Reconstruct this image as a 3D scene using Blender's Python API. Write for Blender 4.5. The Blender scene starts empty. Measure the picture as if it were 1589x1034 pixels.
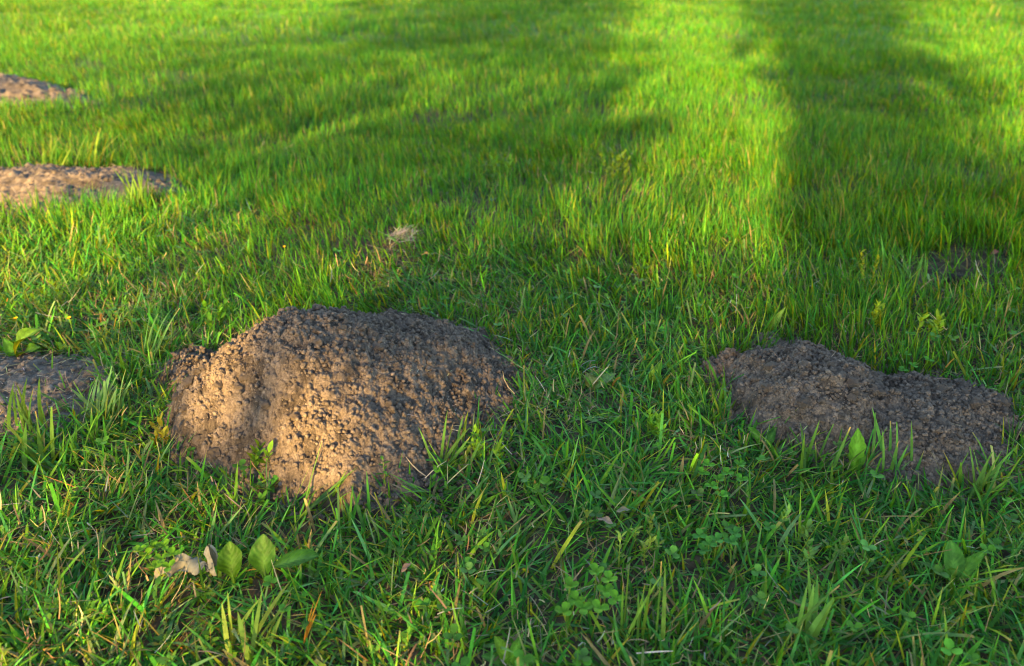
import bpy, math, random
import numpy as np
from mathutils import Vector, Matrix

random.seed(7)
RNG = np.random.default_rng(20240611)
R = math.radians
scene = bpy.context.scene
col = scene.collection

# ------------------------------------------------------------------ camera
CAM_H, PITCH, FPX, PW, PH = 0.65, 28.0, 1157.0, 1589.0, 1034.0
cam_d = bpy.data.cameras.new('camera')
cam = bpy.data.objects.new('camera', cam_d)
col.objects.link(cam)
cam.location = (0, 0, CAM_H)
cam.rotation_euler = (R(90 - PITCH), 0, 0)
cam_d.sensor_width = 36.0
cam_d.lens = 36.0 * FPX / PW
cam_d.clip_start = 0.02
cam_d.clip_end = 2000
cam_d.dof.use_dof = True
cam_d.dof.focus_distance = 1.02
cam_d.dof.aperture_fstop = (cam_d.lens / 1000) / 0.0058
cam_d.dof.aperture_blades = 0
scene.camera = cam

# ------------------------------------------------------------------ world, sun, exposure
SUN_AZ = R(19.0)          # light travels towards +y, turned this far to +x
SUN_EL = R(16.0)
L_DIR = Vector((math.sin(SUN_AZ) * math.cos(SUN_EL), math.cos(SUN_AZ) * math.cos(SUN_EL), -math.sin(SUN_EL)))
world = bpy.data.worlds.new('World')
scene.world = world
world.use_nodes = True
wn = world.node_tree
wn.nodes.clear()
sky = wn.nodes.new('ShaderNodeTexSky')
sky.sky_type = 'NISHITA'
sky.sun_disc = False
sky.sun_elevation = SUN_EL
sky.sun_rotation = math.pi + SUN_AZ
sky.air_density = 1.0
sky.dust_density = 0.5
sky.ozone_density = 0.9
bg = wn.nodes.new('ShaderNodeBackground')
bg.inputs['Strength'].default_value = 0.098
wo = wn.nodes.new('ShaderNodeOutputWorld')
wn.links.new(sky.outputs[0], bg.inputs[0])
wn.links.new(bg.outputs[0], wo.inputs[0])

sun_d = bpy.data.lights.new('sun', 'SUN')
sun_d.energy = 5.0
sun_d.angle = R(0.53)
sun_d.color = (1.0, 0.60, 0.18)
sun = bpy.data.objects.new('sun', sun_d)
col.objects.link(sun)
sun.rotation_euler = L_DIR.to_track_quat('-Z', 'Y').to_euler()

scene.view_settings.view_transform = 'Standard'
scene.view_settings.look = 'None'
scene.view_settings.exposure = 2.9
scene.view_settings.gamma = 1.0
scene.view_settings.use_curve_mapping = False
scene.cycles.max_bounces = 8
scene.cycles.diffuse_bounces = 4
scene.cycles.glossy_bounces = 2
scene.cycles.transmission_bounces = 4
scene.cycles.use_denoising = True
scene.cycles.filter_width = 1.05
scene.cycles.sample_clamp_indirect = 4.0

# ------------------------------------------------------------------ small helpers
SP, CP = math.sin(R(PITCH)), math.cos(R(PITCH))


def at(px, py, z=0.0):
    """world point at height z seen at that place of the photograph"""
    cx, cy = (px - PW / 2) / FPX, -(py - PH / 2) / FPX
    d = Vector((cx, CP + cy * SP, -SP + cy * CP))
    t = (z - CAM_H) / d.z
    return Vector((d.x * t, d.y * t, z))


def lattice(seed):
    return np.random.default_rng(seed).random((256, 256))


_LAT = {}


def vnoise(x, y, s, seed=0):
    """smooth value noise, feature size s, range -1..1"""
    if seed not in _LAT:
        _LAT[seed] = lattice(1000 + seed)
    g = _LAT[seed]
    x = np.asarray(x, float) / s + 57.3
    y = np.asarray(y, float) / s + 91.7
    xi, yi = np.floor(x).astype(int), np.floor(y).astype(int)
    fx, fy = x - xi, y - yi
    fx, fy = fx * fx * (3 - 2 * fx), fy * fy * (3 - 2 * fy)
    a = g[xi % 256, yi % 256] * (1 - fx) + g[(xi + 1) % 256, yi % 256] * fx
    b = g[xi % 256, (yi + 1) % 256] * (1 - fx) + g[(xi + 1) % 256, (yi + 1) % 256] * fx
    return (a * (1 - fy) + b * fy) * 2 - 1


def sstep(a, b, x):
    t = np.clip((x - a) / (b - a), 0, 1)
    return t * t * (3 - 2 * t)


def terrain(x, y):
    fade = 1 - sstep(12, 20, np.hypot(x, y))
    return (0.012 * vnoise(x, y, 0.9, 1) + 0.006 * vnoise(x, y, 0.25, 2)) * fade


def link(name, me, mat=None, parent=None):
    me.name = name
    o = bpy.data.objects.new(name, me)
    col.objects.link(o)
    if mat is not None and not me.materials:
        me.materials.append(mat)
    if parent is not None:
        o.parent = parent
    return o


def np_mesh(name, verts, faces, color=None, uv=None):
    """mesh from arrays; faces is (n,4) or (n,3)"""
    me = bpy.data.meshes.new(name)
    faces = np.asarray(faces, np.int32)
    k = faces.shape[1]
    me.vertices.add(len(verts))
    me.vertices.foreach_set('co', np.asarray(verts, np.float32).ravel())
    me.loops.add(faces.size)
    me.loops.foreach_set('vertex_index', faces.ravel())
    me.polygons.add(len(faces))
    me.polygons.foreach_set('loop_start', np.arange(0, faces.size, k, dtype=np.int32))
    me.update(calc_edges=True)
    if color is not None:
        a = me.attributes.new('tint', 'FLOAT_COLOR', 'POINT')
        c = np.ones((len(verts), 4), np.float32)
        c[:, :3] = color
        a.data.foreach_set('color', c.ravel())
    if uv is not None:
        l = me.uv_layers.new(name='UVMap')
        l.data.foreach_set('uv', np.asarray(uv, np.float32)[faces.ravel()].ravel())
    return me


def thing(name, label, cat, loc=(0, 0, 0), rz=0.0, group=None):
    o = bpy.data.objects.new(name, None)
    o.empty_display_size = 0.05
    col.objects.link(o)
    o.location = loc
    o.rotation_euler = (0, 0, rz)
    o['label'] = label
    o['category'] = cat
    if group:
        o['group'] = group
    return o


# ------------------------------------------------------------------ materials
def new_mat(name):
    m = bpy.data.materials.new(name)
    m.use_nodes = True
    m.node_tree.nodes.clear()
    return m, m.node_tree.nodes, m.node_tree.links


def nd(nodes, typ, **kw):
    n = nodes.new(typ)
    for k, v in kw.items():
        setattr(n, k, v)
    return n


def leaf_material(name, trans=0.3, rough=0.45, spec=0.35, ribs=5.0, trans_tint=(3.0, 1.2, 0.2), mottling=0.0, base=None, cool=1.0, veins=False):
    """green blade or leaf: tint attribute, fine lengthwise ribs, light through the blade"""
    m, n, l = new_mat(name)
    out = nd(n, 'ShaderNodeOutputMaterial')
    pr = nd(n, 'ShaderNodeBsdfPrincipled')
    tr = nd(n, 'ShaderNodeBsdfTranslucent')
    mx = nd(n, 'ShaderNodeMixShader')
    mx.inputs[0].default_value = trans
    if base is None:
        at_ = nd(n, 'ShaderNodeAttribute', attribute_name='tint')
        csrc = at_.outputs['Color']
    else:
        rgb = nd(n, 'ShaderNodeRGB')
        rgb.outputs[0].default_value = (*base, 1)
        csrc = rgb.outputs[0]
    tc = nd(n, 'ShaderNodeTexCoord')
    ns = nd(n, 'ShaderNodeTexNoise')
    ns.inputs['Scale'].default_value = 70.0
    ns.inputs['Detail'].default_value = 3.0
    l.new(tc.outputs['Object'], ns.inputs['Vector'])
    mr = nd(n, 'ShaderNodeMapRange')
    mr.inputs['To Min'].default_value = 0.72 - mottling
    mr.inputs['To Max'].default_value = 1.28 + mottling
    mr.inputs['From Min'].default_value = 0.3
    mr.inputs['From Max'].default_value = 0.7
    l.new(ns.outputs['Fac'], mr.inputs['Value'])
    mul = nd(n, 'ShaderNodeMix', data_type='RGBA', blend_type='MULTIPLY')
    mul.inputs[0].default_value = 1.0
    l.new(csrc, mul.inputs[6])
    l.new(mr.outputs[0], mul.inputs[7])
    if base is None and cool < 1:
        m0 = nd(n, 'ShaderNodeMix', data_type='RGBA', blend_type='MULTIPLY')
        m0.inputs[0].default_value = 1.0
        m0.inputs[7].default_value = (0.9, 1.0, cool, 1)
        l.new(csrc, m0.inputs[6])
        l.new(m0.outputs[2], mul.inputs[6])
    colr = mul.outputs[2]
    tm = nd(n, 'ShaderNodeMix', data_type='RGBA', blend_type='MULTIPLY')
    tm.inputs[0].default_value = 1.0
    l.new(colr, tm.inputs[6])
    tm.inputs[7].default_value = (*[1.5 * c for c in trans_tint], 1)
    l.new(colr, pr.inputs['Base Color'])
    l.new(tm.outputs[2], tr.inputs['Color'])
    pr.inputs['Roughness'].default_value = rough
    pr.inputs['Specular IOR Level'].default_value = spec
    if ribs:
        sep = nd(n, 'ShaderNodeSeparateXYZ')
        l.new(tc.outputs['UV'], sep.inputs[0])
        m1 = nd(n, 'ShaderNodeMath', operation='MULTIPLY')
        m1.inputs[1].default_value = math.pi * 2 * ribs
        l.new(sep.outputs[0], m1.inputs[0])
        m2 = nd(n, 'ShaderNodeMath', operation='SINE')
        l.new(m1.outputs[0], m2.inputs[0])
        bp = nd(n, 'ShaderNodeBump')
        bp.inputs['Strength'].default_value = 0.12
        bp.inputs['Distance'].default_value = 0.0003
        l.new(m2.outputs[0], bp.inputs['Height'])
        l.new(bp.outputs[0], pr.inputs['Normal'])
    if veins:
        sp = nd(n, 'ShaderNodeSeparateXYZ')
        l.new(tc.outputs['UV'], sp.inputs[0])
        c0 = nd(n, 'ShaderNodeMath', operation='SUBTRACT')
        l.new(sp.outputs[0], c0.inputs[0])
        c0.inputs[1].default_value = 0.5
        c1 = nd(n, 'ShaderNodeMath', operation='ABSOLUTE')
        l.new(c0.outputs[0], c1.inputs[0])
        c2 = nd(n, 'ShaderNodeMath', operation='MULTIPLY_ADD')
        l.new(c1.outputs[0], c2.inputs[0])
        c2.inputs[1].default_value = -0.55
        l.new(sp.outputs[1], c2.inputs[2])
        c3 = nd(n, 'ShaderNodeMath', operation='MULTIPLY')
        c3.inputs[1].default_value = 2 * math.pi * 8
        l.new(c2.outputs[0], c3.inputs[0])
        c4 = nd(n, 'ShaderNodeMath', operation='SINE')
        l.new(c3.outputs[0], c4.inputs[0])
        bv = nd(n, 'ShaderNodeBump')
        bv.inputs['Strength'].default_value = 0.22
        bv.inputs['Distance'].default_value = 0.0008
        l.new(c4.outputs[0], bv.inputs['Height'])
        l.new(bv.outputs[0], pr.inputs['Normal'])
        l.new(bv.outputs[0], tr.inputs['Normal'])
    l.new(pr.outputs[0], mx.inputs[1])
    l.new(tr.outputs[0], mx.inputs[2])
    l.new(mx.outputs[0], out.inputs[0])
    return m


def soil_material(name, dark, mid, light, straw=0.0, fine=1.0):
    m, n, l = new_mat(name)
    out = nd(n, 'ShaderNodeOutputMaterial')
    pr = nd(n, 'ShaderNodeBsdfPrincipled')
    pr.inputs['Roughness'].default_value = 0.95
    pr.inputs['Specular IOR Level'].default_value = 0.12
    tc = nd(n, 'ShaderNodeTexCoord')
    at_ = nd(n, 'ShaderNodeAttribute', attribute_name='tint')
    a = nd(n, 'ShaderNodeTexNoise')
    a.inputs['Scale'].default_value = 26.0
    a.inputs['Detail'].default_value = 6.0
    a.inputs['Roughness'].default_value = 0.65
    b = nd(n, 'ShaderNodeTexNoise')
    b.inputs['Scale'].default_value = 320.0
    b.inputs['Detail'].default_value = 4.0
    l.new(tc.outputs['Object'], a.inputs['Vector'])
    l.new(tc.outputs['Object'], b.inputs['Vector'])
    ad = nd(n, 'ShaderNodeMath', operation='ADD')
    l.new(a.outputs['Fac'], ad.inputs[0])
    l.new(b.outputs['Fac'], ad.inputs[1])
    hf = nd(n, 'ShaderNodeMath', operation='MULTIPLY')
    hf.inputs[1].default_value = 0.5
    l.new(ad.outputs[0], hf.inputs[0])
    cr = nd(n, 'ShaderNodeValToRGB')
    cr.color_ramp.elements[0].position = 0.34
    cr.color_ramp.elements[0].color = (*dark, 1)
    cr.color_ramp.elements[1].position = 0.66
    cr.color_ramp.elements[1].color = (*light, 1)
    e = cr.color_ramp.elements.new(0.5)
    e.color = (*mid, 1)
    l.new(hf.outputs[0], cr.inputs[0])
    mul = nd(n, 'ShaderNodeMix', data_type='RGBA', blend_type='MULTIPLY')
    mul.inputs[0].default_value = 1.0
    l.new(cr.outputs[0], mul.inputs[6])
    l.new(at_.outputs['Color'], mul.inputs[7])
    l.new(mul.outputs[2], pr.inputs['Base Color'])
    c = nd(n, 'ShaderNodeTexNoise')
    c.inputs['Scale'].default_value = 650.0
    c.inputs['Detail'].default_value = 3.0
    l.new(tc.outputs['Object'], c.inputs['Vector'])
    bp = nd(n, 'ShaderNodeBump')
    bp.inputs['Strength'].default_value = 1.0 * fine
    bp.inputs['Distance'].default_value = 0.004
    l.new(c.outputs['Fac'], bp.inputs['Height'])
    l.new(bp.outputs[0], pr.inputs['Normal'])
    l.new(pr.outputs[0], out.inputs[0])
    return m


M_GRASS = leaf_material('grass_blades', trans=0.42, rough=0.5, spec=0.12, ribs=3)
M_DEAD = leaf_material('dead_grass', trans=0.15, rough=0.9, spec=0.03, ribs=3, trans_tint=(1, 1, 1))
M_LEAF = leaf_material('broad_leaf', trans=0.28, rough=0.55, spec=0.12, ribs=0, mottling=0.12, cool=0.5, veins=True)
M_SOIL = soil_material('mole_soil', (0.072, 0.059, 0.047), (0.138, 0.110, 0.084), (0.208, 0.164, 0.121))
M_SOIL_GREY = soil_material('worn_soil', (0.12, 0.100, 0.080), (0.170, 0.141, 0.112), (0.225, 0.187, 0.148))
M_BARK = soil_material('bark', (0.06, 0.045, 0.03), (0.1, 0.08, 0.06), (0.16, 0.13, 0.1))


def ground_material():
    m, n, l = new_mat('lawn_earth')
    out = nd(n, 'ShaderNodeOutputMaterial')
    pr = nd(n, 'ShaderNodeBsdfPrincipled')
    pr.inputs['Roughness'].default_value = 0.95
    pr.inputs['Specular IOR Level'].default_value = 0.1
    tc = nd(n, 'ShaderNodeTexCoord')
    a = nd(n, 'ShaderNodeTexNoise')
    a.inputs['Scale'].default_value = 40.0
    a.inputs['Detail'].default_value = 6.0
    l.new(tc.outputs['Object'], a.inputs['Vector'])
    cr = nd(n, 'ShaderNodeValToRGB')
    cr.color_ramp.elements[0].position = 0.35
    cr.color_ramp.elements[0].color = (0.028, 0.022, 0.014, 1)
    cr.color_ramp.elements[1].position = 0.68
    cr.color_ramp.elements[1].color = (0.085, 0.065, 0.035, 1)
    l.new(a.outputs['Fac'], cr.inputs[0])
    # short turf takes over where blades are too far off to tell apart
    b = nd(n, 'ShaderNodeTexNoise')
    b.inputs['Scale'].default_value = 9.0
    b.inputs['Detail'].default_value = 8.0
    l.new(tc.outputs['Object'], b.inputs['Vector'])
    cg = nd(n, 'ShaderNodeValToRGB')
    cg.color_ramp.elements[0].position = 0.3
    cg.color_ramp.elements[0].color = (0.045, 0.095, 0.014, 1)
    cg.color_ramp.elements[1].position = 0.7
    cg.color_ramp.elements[1].color = (0.10, 0.18, 0.03, 1)
    l.new(b.outputs['Fac'], cg.inputs[0])
    ln = nd(n, 'ShaderNodeVectorMath', operation='LENGTH')
    l.new(tc.outputs['Object'], ln.inputs[0])
    mr = nd(n, 'ShaderNodeMapRange')
    mr.inputs['From Min'].default_value = 3.5
    mr.inputs['From Max'].default_value = 7.0
    l.new(ln.outputs['Value'], mr.inputs['Value'])
    mx = nd(n, 'ShaderNodeMix', data_type='RGBA')
    l.new(mr.outputs[0], mx.inputs[0])
    l.new(cr.outputs[0], mx.inputs[6])
    l.new(cg.outputs[0], mx.inputs[7])
    l.new(mx.outputs[2], pr.inputs['Base Color'])
    bp = nd(n, 'ShaderNodeBump')
    bp.inputs['Strength'].default_value = 0.8
    bp.inputs['Distance'].default_value = 0.01
    l.new(a.outputs['Fac'], bp.inputs['Height'])
    l.new(bp.outputs[0], pr.inputs['Normal'])
    l.new(pr.outputs[0], out.inputs[0])
    return m


# ------------------------------------------------------------------ molehill forms (plan outlines on the ground)
def outline(pts, centre):
    c = np.array(centre)
    p = np.array([[at(*q).x, at(*q).y] if len(q) == 2 else [q[0], q[1]] for q in pts]) - c
    ang = np.arctan2(p[:, 1], p[:, 0])
    o = np.argsort(ang)
    ang, rad = ang[o], np.hypot(p[o, 0], p[o, 1])
    return c, np.concatenate([ang - 2 * math.pi, ang, ang + 2 * math.pi]), np.tile(rad, 3)


class Lobe:
    def __init__(self, pts, centre, h, power=2.0, edge_seed=0):
        self.c, self.a, self.r = outline(pts, centre)
        self.h, self.p, self.s = h, power, edge_seed

    def q(self, x, y):
        dx, dy = x - self.c[0], y - self.c[1]
        rr = np.interp(np.arctan2(dy, dx), self.a, self.r)
        return np.hypot(dx, dy) / (rr * (1 + 0.06 * vnoise(x, y, 0.05, 40 + self.s)))

    def z(self, x, y):
        q = self.q(x, y)
        ins = self.h * (1 - np.power(np.minimum(q, 1), self.p))
        return np.where(q < 1, ins, -0.06 * (q - 1))


def smax(a, b, k):
    h = np.clip(0.5 + 0.5 * (a - b) / k, 0, 1)
    return b * (1 - h) + a * h + k * h * (1 - h)


LOBE_BIG = Lobe([(268, 690), (330, 722), (430, 745), (480, 770), (560, 780), (625, 762), (685, 715), (735, 690), (760, 640),
                 (778, 600), (-0.02, 1.13, 0), (-0.10, 1.21, 0), (-0.25, 1.24, 0), (-0.40, 1.19, 0), (-0.49, 1.10, 0), (-0.515, 1.0, 0), (250, 650)],
                (-0.350, 0.99), 0.140, 1.65, 0)
LOBE_SPILL = Lobe([(560, 560), (600, 480), (690, 505), (765, 545), (795, 590), (750, 640), (650, 640)], (-0.11, 1.08), 0.030, 2.5, 1)
LOBE_FOOT = Lobe([(235, 580), (240, 555), (300, 540), (330, 570), (300, 600)], (-0.52, 1.09), 0.009, 2.0, 2)
LOBE_R1 = Lobe([(1128, 600), (1145, 650), (1215, 695), (1290, 715), (1390, 700), (1405, 640), (0.62, 1.03, 0), (0.55, 1.10, 0),
                (0.45, 1.14, 0), (0.36, 1.11, 0), (1130, 565)], (0.455, 0.97), 0.075, 2.2, 3)
LOBE_R2 = Lobe([(1290, 660), (1330, 718), (1400, 755), (1480, 755), (1545, 742), (1572, 690), (1575, 640), (0.74, 1.03, 0), (0.62, 1.06, 0), (0.53, 1.02, 0)],
                (0.595, 0.895), 0.042, 2.0, 4)
LOBE_R3 = Lobe([(1080, 572), (1110, 558), (1160, 555), (1170, 590), (1110, 588)], (at(1125, 572).x, at(1125, 572).y), 0.014, 2.0, 5)
LOBE_R4 = Lobe([(1170, 540), (1200, 522), (1240, 530), (1230, 560), (1180, 560)], (at(1208, 540).x, at(1208, 540).y), 0.004, 2.0, 6)
LOBE_L1 = Lobe([(-150, 545), (0, 545), (60, 548), (140, 556), (155, 585), (115, 640), (60, 668), (-150, 675)], (at(-30, 600).x, at(-30, 600).y), 0.024, 2.2, 7)
LOBE_L2 = Lobe([(-120, 262), (0, 268), (120, 264), (230, 264), (285, 283), (300, 303), (200, 312), (0, 325), (-120, 320)],
               (at(60, 295).x, at(60, 295).y), 0.060, 2.0, 8)
LOBE_L3 = Lobe([(-160, 120), (0, 125), (70, 138), (140, 152), (150, 164), (70, 172), (0, 178), (-160, 178)], (at(-40, 150).x, at(-40, 150).y), 0.075, 2.0, 9)
LOBE_BARE = Lobe([(1400, 408), (1450, 398), (1540, 390), (1565, 400), (1555, 425), (1500, 448), (1430, 446), (1400, 430)],
                 (at(1490, 420).x, at(1490, 420).y), 0.004, 2.0, 10)


def z_big(x, y):
    z = smax(LOBE_BIG.z(x, y), LOBE_SPILL.z(x, y), 0.02)
    return np.maximum(z, LOBE_FOOT.z(x, y))


def z_right(x, y):
    z = smax(LOBE_R1.z(x, y), LOBE_R2.z(x, y), 0.006)
    return np.maximum(np.maximum(z, LOBE_R3.z(x, y)), LOBE_R4.z(x, y))


HEAPS = [z_big, z_right, LOBE_L1.z, LOBE_L2.z, LOBE_L3.z]


def heap_height(x, y):
    z = np.full(np.shape(x), -1.0)
    for f in HEAPS:
        z = np.maximum(z, f(x, y))
    return z


# ------------------------------------------------------------------ ground
def make_ground():
    inner = np.linspace(-1, 1, 181)
    xs = np.concatenate([-np.geomspace(900, 8.2, 26), inner * 8, np.geomspace(8.2, 900, 26)])
    ys = np.concatenate([-np.geomspace(900, 1.2, 26), np.linspace(-1, 12, 200), np.geomspace(12.3, 900, 24)])
    X, Y = np.meshgrid(xs, ys, indexing='ij')
    Z = terrain(X, Y) - 0.004
    n, m_ = X.shape
    idx = np.arange(n * m_).reshape(n, m_)
    f = np.stack([idx[:-1, :-1], idx[1:, :-1], idx[1:, 1:], idx[:-1, 1:]], -1).reshape(-1, 4)
    o = link('ground', np_mesh('ground', np.stack([X, Y, Z], -1).reshape(-1, 3), f), ground_material())
    o['kind'] = 'structure'


make_ground()


# ------------------------------------------------------------------ molehills
def crumb_field(zf, x0, x1, y0, y1, res, clumps, crumbs, seed, crumb_r=(0.0010, 0.0032), rough=1.0):
    """height grid of a heap built up from thousands of rounded crumbs, with a tone for each crumb"""
    rg = np.random.default_rng(seed)
    nx, ny = int((x1 - x0) / res) + 1, int((y1 - y0) / res) + 1
    xs, ys = x0 + np.arange(nx) * res, y0 + np.arange(ny) * res
    X, Y = np.meshgrid(xs, ys, indexing='ij')
    base = zf(X, Y) + terrain(X, Y)
    base += rough * (0.008 * vnoise(X, Y, 0.075, seed % 30 + 3) + 0.0045 * vnoise(X, Y, 0.028, seed % 30 + 4) + 0.003 * vnoise(X, Y, 0.011, seed % 30 + 5))
    XW = X + 0.0022 * vnoise(X, Y, 0.0075, 61) + 0.0012 * vnoise(X, Y, 0.0032, 62)
    YW = Y + 0.0022 * vnoise(X, Y, 0.0075, 63) + 0.0012 * vnoise(X, Y, 0.0032, 64)
    Z = base.copy()
    T = np.full_like(Z, 0.7)

    def splat(n, r0, r1, squash, sink, lo, hi, power):
        nonlocal Z, T
        cx, cy = rg.uniform(x0, x1, n), rg.uniform(y0, y1, n)
        rr = r0 + (r1 - r0) * rg.random(n) ** power
        tt = rg.uniform(lo, hi, n)
        keep = zf(cx, cy) > -0.004
        sks = rg.uniform(-0.6, 2.6, n)
        for ax, ay, r, t, sk in zip(cx[keep], cy[keep], rr[keep], tt[keep], sks[keep]):
            i0, i1 = max(0, int((ax - r - x0) / res)), min(nx, int((ax + r - x0) / res) + 2)
            j0, j1 = max(0, int((ay - r - y0) / res)), min(ny, int((ay + r - y0) / res) + 2)
            if i1 <= i0 or j1 <= j0:
                continue
            d2 = (XW[i0:i1, j0:j1] - ax) ** 2 + (YW[i0:i1, j0:j1] - ay) ** 2
            ci, cj = min(nx - 1, max(0, int((ax - x0) / res))), min(ny - 1, max(0, int((ay - y0) / res)))
            top = 0.3 * base[ci, cj] + 0.7 * base[i0:i1, j0:j1] + np.sqrt(np.maximum(r * r - d2, 0)) * squash - sink * r * sk
            w = (d2 < r * r) & (top > Z[i0:i1, j0:j1])
            Z[i0:i1, j0:j1][w] = top[w]
            T[i0:i1, j0:j1][w] = t

    splat(clumps, 0.006, 0.016, 0.5, 0.25, 0.8, 1.05, 2.0)
    base = Z.copy()
    base = base - 0.0022 * rough
    Z = base.copy()
    splat(crumbs // 2, 0.0022, 0.0078, 1.0, 0.28, 0.75, 1.15, 2.5)
    base = Z.copy()
    splat(crumbs * 2 // 3, crumb_r[0], crumb_r[1], 1.1, 0.2, 0.70, 1.22, 3.0)
    Z += rough * (0.0016 * vnoise(X, Y, 0.0045, seed % 30 + 6) + 0.0010 * vnoise(X, Y, 0.0028, seed % 30 + 7))
    idx = np.arange(nx * ny).reshape(nx, ny)
    f = np.stack([idx[:-1, :-1], idx[1:, :-1], idx[1:, 1:], idx[:-1, 1:]], -1)
    keepf = (zf(X, Y)[:-1, :-1] > -0.02)
    f = f[keepf]
    used = np.zeros(nx * ny, bool)
    used[f.ravel()] = True
    remap = np.cumsum(used) - 1
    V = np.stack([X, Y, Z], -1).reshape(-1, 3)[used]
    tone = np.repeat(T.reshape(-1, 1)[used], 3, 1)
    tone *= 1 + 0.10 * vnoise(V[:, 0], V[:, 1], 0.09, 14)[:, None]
    tone *= (1 - 0.5 * sstep(0.2, 0.6, vnoise(V[:, 0], V[:, 1], 0.022, 15) + 0.4 * vnoise(V[:, 0], V[:, 1], 0.008, 16)))[:, None]  # random dark blotches: moist soil, and painted shade of gaps between crumbs
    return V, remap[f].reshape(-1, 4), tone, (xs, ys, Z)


ICO_V = None


def ico():
    global ICO_V
    if ICO_V is None:
        t = (1 + 5 ** 0.5) / 2
        v = np.array([(-1, t, 0), (1, t, 0), (-1, -t, 0), (1, -t, 0), (0, -1, t), (0, 1, t), (0, -1, -t), (0, 1, -t), (t, 0, -1), (t, 0, 1), (-t, 0, -1), (-t, 0, 1)], float)
        v /= np.linalg.norm(v[0])
        f = np.array([(0, 11, 5), (0, 5, 1), (0, 1, 7), (0, 7, 10), (0, 10, 11), (1, 5, 9), (5, 11, 4), (11, 10, 2), (10, 7, 6), (7, 1, 8),
                      (3, 9, 4), (3, 4, 2), (3, 2, 6), (3, 6, 8), (3, 8, 9), (4, 9, 5), (2, 4, 11), (6, 2, 10), (8, 6, 7), (9, 8, 1)])
        ICO_V = (v, f)
    return ICO_V


def sub_ico():
    v, f = ico()
    v = [tuple(p) for p in v]
    cache, nf = {}, []

    def mid(a, b):
        k = (min(a, b), max(a, b))
        if k not in cache:
            p = (np.array(v[a]) + np.array(v[b])) / 2
            v.append(tuple(p / np.linalg.norm(p)))
            cache[k] = len(v) - 1
        return cache[k]
    for a, b, c in f:
        ab, bc, ca = mid(a, b), mid(b, c), mid(c, a)
        nf += [(a, ab, ca), (b, bc, ab), (c, ca, bc), (ab, bc, ca)]
    return np.array(v), np.array(nf)


def sample_grid(g, x, y):
    xs, ys, Z = g
    i = np.clip(((x - xs[0]) / (xs[1] - xs[0])).astype(int), 0, len(xs) - 1)
    j = np.clip(((y - ys[0]) / (ys[1] - ys[0])).astype(int), 0, len(ys) - 1)
    return Z[i, j]


CLOD_MESHES = []


def clod_meshes():
    if not CLOD_MESHES:
        v, f = sub_ico()
        for k in range(7):
            rg = np.random.default_rng(500 + k)
            s = 1 + 0.17 * rg.standard_normal(len(v))[:, None] + 0.34 * vnoise(v[:, 0] * 3 + v[:, 2] * 2, v[:, 1] * 3 - v[:, 2], 1.0, 80 + k)[:, None]
            w = v * np.clip(s, 0.5, 1.45) * np.array([1.0, 0.85 + 0.3 * rg.random(), 0.72])
            me = np_mesh('clod', w, f, np.full((len(v), 3), 0.9 + 0.28 * rg.random()))
            me.materials.append(M_SOIL)
            me.shade_flat()
            CLOD_MESHES.append(me)
    return CLOD_MESHES


def make_heap(name, label, zf, box, res, clumps, crumbs, seed, loose, clods, mat, parent_at, crumb_r=(0.0010, 0.0032), rough=1.0, clod_r=(0.004, 0.0095)):
    root = thing(name, label, 'molehill', (parent_at[0], parent_at[1], 0), group='molehills in the lawn')
    off = np.array([parent_at[0], parent_at[1], 0.0])
    V, F, T, g = crumb_field(zf, *box, res, clumps, crumbs, seed, crumb_r, rough)
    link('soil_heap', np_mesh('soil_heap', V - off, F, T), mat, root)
    rg = np.random.default_rng(seed + 1)
    if loose:
        x, y = rg.uniform(box[0], box[1], loose * 4), rg.uniform(box[2], box[3], loose * 4)
        k = zf(x, y) > -0.014
        x, y = x[k][:loose], y[k][:loose]
        n = len(x)
        r = 0.0009 + 0.0033 * rg.random(n) ** 2.6
        z = np.maximum(sample_grid(g, x, y), terrain(x, y) - 0.003) + r * 0.45
        v, f = ico()
        vv = v[None] * (1 + 0.30 * rg.standard_normal((n, 12, 1)))
        vv = vv * r[:, None, None] + np.stack([x, y, z], -1)[:, None, :]
        ff = f[None] + (np.arange(n) * 12)[:, None, None]
        tn = np.repeat(rg.uniform(0.75, 1.25, n), 12)[:, None] * np.ones(3)
        o = link('soil_crumbs', np_mesh('soil_crumbs', vv.reshape(-1, 3) - off, ff.reshape(-1, 3), tn), mat, root)
        o['kind'] = 'stuff'
    k = 0
    ms = clod_meshes()
    while k < clods:
        x, y = rg.uniform(box[0], box[1]), rg.uniform(box[2], box[3])
        if zf(np.array([x]), np.array([y]))[0] < 0.004:
            continue
        r = clod_r[0] + (clod_r[1] - clod_r[0]) * rg.random() ** 2.5
        o = link('clod', ms[rg.integers(len(ms))], None, root)
        o.location = (x - off[0], y - off[1], sample_grid(g, np.array([x]), np.array([y]))[0] + r * 0.15)
        o.rotation_euler = (rg.uniform(-.4, .4), rg.uniform(-.4, .4), rg.uniform(0, 6.28))
        o.scale = (r, r, r)
        k += 1
    return root, g


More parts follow.
